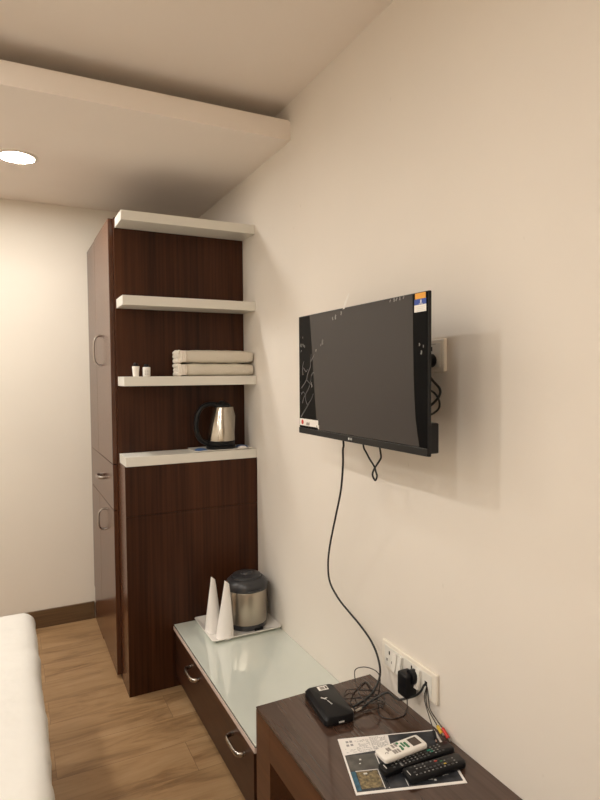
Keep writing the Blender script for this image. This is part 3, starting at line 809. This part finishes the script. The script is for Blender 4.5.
# three thin wires ending in coloured plugs
t = thing('video_cable', 'three thin dark wires with coloured plugs hanging beside the desk wall', 'cable', (-.02, 1.33, .5))
ends = [((-.020, 1.3165, .4655), (-.020, 1.2960, .4535), M['yellow'], 'yellow plug', (0, .010, .0)),
        ((-.036, 1.3130, .4570), (-.046, 1.2920, .4450), M['black'], 'dark plug', (0, .004, -.004)),
        ((-.014, 1.3000, .4655), (-.018, 1.2700, .4530), M['red'], 'red plug', (0, -.008, .0))]
for i, (p, q, m, lab, off) in enumerate(ends):
    dy = (-.000, .010, -.016)[i]
    pts = [(-.012, 1.3740-.0015*i, .5590), (-.016, 1.3700+dy*.3, .5450), (-.018, 1.3700+dy*.8, .5200), (-.018, 1.3600+dy*.8, .4930), p]
    w = link('wire', TUBE(pts, .0015, 6, 6), M['brown_wire'], t, True)
    p = Vector(p); q = Vector(q); d = (q-p)
    retag(link('coloured_plug', TUBE([p, p+d*.1, p+d*.35, p+d*.4, p+d*.95, q], lambda s: .0028 if s < .2 else .0052, 10, 1), m, w, True), lab)
    link('plug_tip', TUBE([q, q+d*.35], .0028, 8, 1), M['chrome'], w, True)

t.location.y -= .013
# ------------------------------------------------------------------ leaflet
a = -18.6*PI/180
t = thing('printed_leaflet', 'laminated leaflet with dark photos and small print under the remotes', 'leaflet', (-.291, 1.42, DZ), a)
PW, PH = .2960, .2280
def pb(u0, u1, v0, v1, z0, z1): return BX(u0, u1, -v1, -v0, z0, z1)
link('sheet', pb(0, PW, 0, PH, .0002, .0010), M['paper'], t, local=True)
bm = bmesh.new(); prism(bm, [(.005, -.075), (.143, -.062), (.150, -.004), (.289, -.005), (.289, -.219), (.005, -.219)], 'z', .0011, .0013)
link('dark_print', bm, M['leaf_dark'], t, local=True)
link('photo', pb(.006, .088, .078, .140, .0014, .0016), M['leaf_grey'], t, local=True)
link('photo', pb(.020, .078, .146, .210, .0014, .0016), M['leaf_gold'], t, local=True)
link('photo', pb(.006, .018, .143, .215, .0014, .0016), M['leaf_blue'], t, local=True)
link('photo', pb(.084, .140, .168, .214, .0014, .0016), M['leaf_dark'], t, local=True)
link('photo', pb(.094, .143, .078, .158, .0014, .0016), M['leaf_dark'], t, local=True)
bm = bmesh.new()
bx(bm, .0895, .0920, -.216, -.078, .0014, .0016); bx(bm, .079, .0810, -.216, -.142, .0014, .0016); bx(bm, .019, .0795, -.144, -.1415, .0014, .0016)
bx(bm, .1410, .1430, -.216, -.160, .0014, .0016); bx(bm, .0905, .1430, -.1665, -.1645, .0014, .0016)
link('white_border', bm, M['paper'], t, local=True)
bm = bmesh.new(); rnd = random.Random(2)
def rows(u0, u1, v0, v1, step, h, dens=.8):
    v = v0
    while v < v1:
        u = u0
        while u < u1:
            w = rnd.uniform(.003, .008)
            if rnd.random() < dens: bx(bm, u, min(u+w, u1), -v-h, -v, .0011, .0013)
            u += w+.0018
        v += step
rows(.046, .088, .012, .060, .0042, .0014, .7); rows(.092, .140, .006, .060, .0048, .0020, .85); rows(.012, .042, .048, .064, .005, .0012, .6)
rows(.014, .088, .064, .068, .005, .0012, .5)
for (u, v) in ((.020, .014), (.031, .013), (.019, .029), (.031, .028)): bx(bm, u, u+.008, -v-.009, -v, .0011, .0013)
bx(bm, .098, .106, -.068, -.058, .0011, .0013)
link('small_print', bm, M['leaf_text'], t, local=True)
bm = bmesh.new()
for (u, v, w, h) in ((.243, .160, .004, .035), (.249, .178, .012, .003), (.250, .170, .009, .003), (.246, .190, .014, .002), (.040, .095, .006, .006), (.036, .112, .005, .004), (.038, .152, .010, .006), (.20, .196, .012, .008), (.215, .203, .006, .006)):
    link('pale_print', BX(u, u+w, -v-h, -v, .0017, .0018), M['logo'], t, local=True)

# ------------------------------------------------------------------ remotes
def keys(t, specs, z):
    for (m, lst) in specs:
        me = None
        for (u, v, w, h) in lst:
            if me is None:
                bm = BX(-.5, .5, -.5, .5, 0, 1, bev=.12, seg=1)
                me = bpy.data.meshes.new('button'); bm.to_mesh(me); bm.free(); me.materials.append(m)
            o = bpy.data.objects.new('button', me); COL.objects.link(o); o.parent = t
            o.location = (u, v, z); o.scale = (w, h, .0012)
def remote_body(L_, W_, H_, r, taper=.0):
    bm = bmesh.new(); R = []
    for (ins, z) in ((.003, 0), (.0005, .003), (0, .006), (0, H_-.004), (.0012, H_-.0012), (.003, H_)):
        R.append([bm.verts.new((p[0], p[1]*(1-taper*(p[0]/L_)), z)) for p in rounded_rect(L_/2-ins, W_/2-ins, r)])
    n = len(R[0])
    for a_, b_ in zip(R, R[1:]):
        for k in range(n): bm.faces.new((a_[k], a_[(k+1) % n], b_[(k+1) % n], b_[k]))
    bm.faces.new(R[0][::-1]); bm.faces.new(R[-1])
    return bm
ZL = DZ+.0020
# black remote lying at the back, partly under the white one
def black_remote(loc, rz, lab, L_, W_, seed, accents):
    t = thing('remote_control', lab, 'remote control', loc, rz, 'black remote controls')
    link('casing', remote_body(L_, W_, .0185, .009), M['black'], t, True, local=True)
    rnd = random.Random(seed); light = []; dark = []; colr = []
    nu = int(L_*.80/.0125)
    for i in range(nu):
        for j in range(4):
            u = -L_*.36+i*.0125; v = -W_*.32+j*W_*.215
            if rnd.random() < .10: continue
            s = rnd.choice((0, 0, 1))
            (light if s == 0 else dark).append((u, v, .0045 if s == 0 else .0075, .0032 if s == 0 else .0050))
    keys(t, [(M['btn'], light), (M['btn_dark'], dark)]+accents, .0180)
    retag(link('white_mark', BX(-L_*.455, -L_*.445, -W_*.22, W_*.18, .0181, .0190), M['logo'], t, local=True), 'small white lettering')
    return t
black_remote((-.149, 1.2330, ZL), -.03, 'black remote lying behind, its left end under the white remote', .232, .040, 3,
             [(M['teal'], [(.042, .004, .012, .005), (.047, -.004, .010, .004)]), (M['btn'], [(-.060, -.012, .005, .012)])])
t2 = black_remote((-.1325, 1.1810, ZL), -.085, 'black remote nearest the front edge of the leaflet', .178, .046, 8,
             [(M['yellow'], [(.030, -.006, .009, .004)]), (M['green'], [(.026, .006, .009, .004)]), (M['red'], [(.012, .012, .008, .005)])])
# white air-conditioner remote resting on the rear black remote
t = thing('remote_control', 'white air conditioner remote with a small display, lying across the black ones', 'remote control', (-.1800, 1.2620, ZL+.0212), .02)
bm = remote_body(.145, .051, .0150, .007)
link('casing', bm, M['white_plastic'], t, True, local=True)
dsp = link('display', BX(.030, .059, -.0155, .0165, .0151, .0157, bev=.0002), M['lcd'], t, local=True)
gl = [(-.022, .011, .0052, .013), (-.012, .0125, .0052, .013), (-.032, -.0100, .0050, .014), (-.025, -.0100, .0050, .014), (-.017, -.0105, .0050, .014), (-.043, .006, .0050, .013), (-.036, .006, .0050, .013)]
gg = [(-.0040, .0160, .0070, .0070), (-.003, -.004, .0055, .016), (.0165, -.001, .0065, .022), (.007, .004, .005, .018), (-.005, -.011, .005, .008)]
gl = [(a, b_, c_*1.15, d_*1.1) for a, b_, c_, d_ in gl]; gg = [(a, b_, c_*1.15, d_*1.1) for a, b_, c_, d_ in gg]
keys(t, [(M['grey'], gl), (M['green'], gg)], .0147)
bm = bmesh.new(); tube(bm, [(-.058, -.006, .0152), (-.053, -.001, .0152), (-.048, -.004, .0152), (-.052, -.008, .0152)], .0011, 6, 4, flat=(2, .3))
retag(link('printed_mark', bm, M['grey'], t, True, local=True), 'small grey swoosh mark')

# ------------------------------------------------------------------ camera
yaw, pitch, roll, f = .4663, -.0432, -.0075, 577.69
cy_, sy_ = math.cos(yaw), math.sin(yaw)
F = Vector((sy_*math.cos(pitch), cy_*math.cos(pitch), math.sin(pitch)))
Rr = Vector((cy_, -sy_, 0)); U = Rr.cross(F)
c, s = math.cos(roll), math.sin(roll)
R2 = Rr*c+U*s; U2 = U*c-Rr*s
cam = bpy.data.cameras.new('camera'); co = bpy.data.objects.new('camera', cam); COL.objects.link(co)
mat = Matrix((R2, U2, -F)).transposed().to_4x4(); mat.translation = Vector((-1.1202, 0, 1.5))
co.matrix_world = mat
cam.sensor_fit = 'HORIZONTAL'; cam.sensor_width = 36; cam.lens = f/600*36; cam.clip_start = .02
scene.camera = co

# ------------------------------------------------------------------ light and view
w = bpy.data.worlds.new('world'); scene.world = w; w.use_nodes = True
w.node_tree.nodes['Background'].inputs[0].default_value = (.6, .5, .4, 1)
w.node_tree.nodes['Background'].inputs[1].default_value = .1
scene.view_settings.view_transform = 'Standard'; scene.view_settings.look = 'None'
scene.view_settings.gamma = 1; scene.view_settings.use_curve_mapping = False
scene.view_settings.exposure = .07
scene.cycles.use_denoising = True
scene.cycles.max_bounces = 10; scene.cycles.diffuse_bounces = 7; scene.cycles.glossy_bounces = 5
scene.cycles.caustics_reflective = False; scene.cycles.caustics_refractive = False
scene.cycles.sample_clamp_indirect = 6
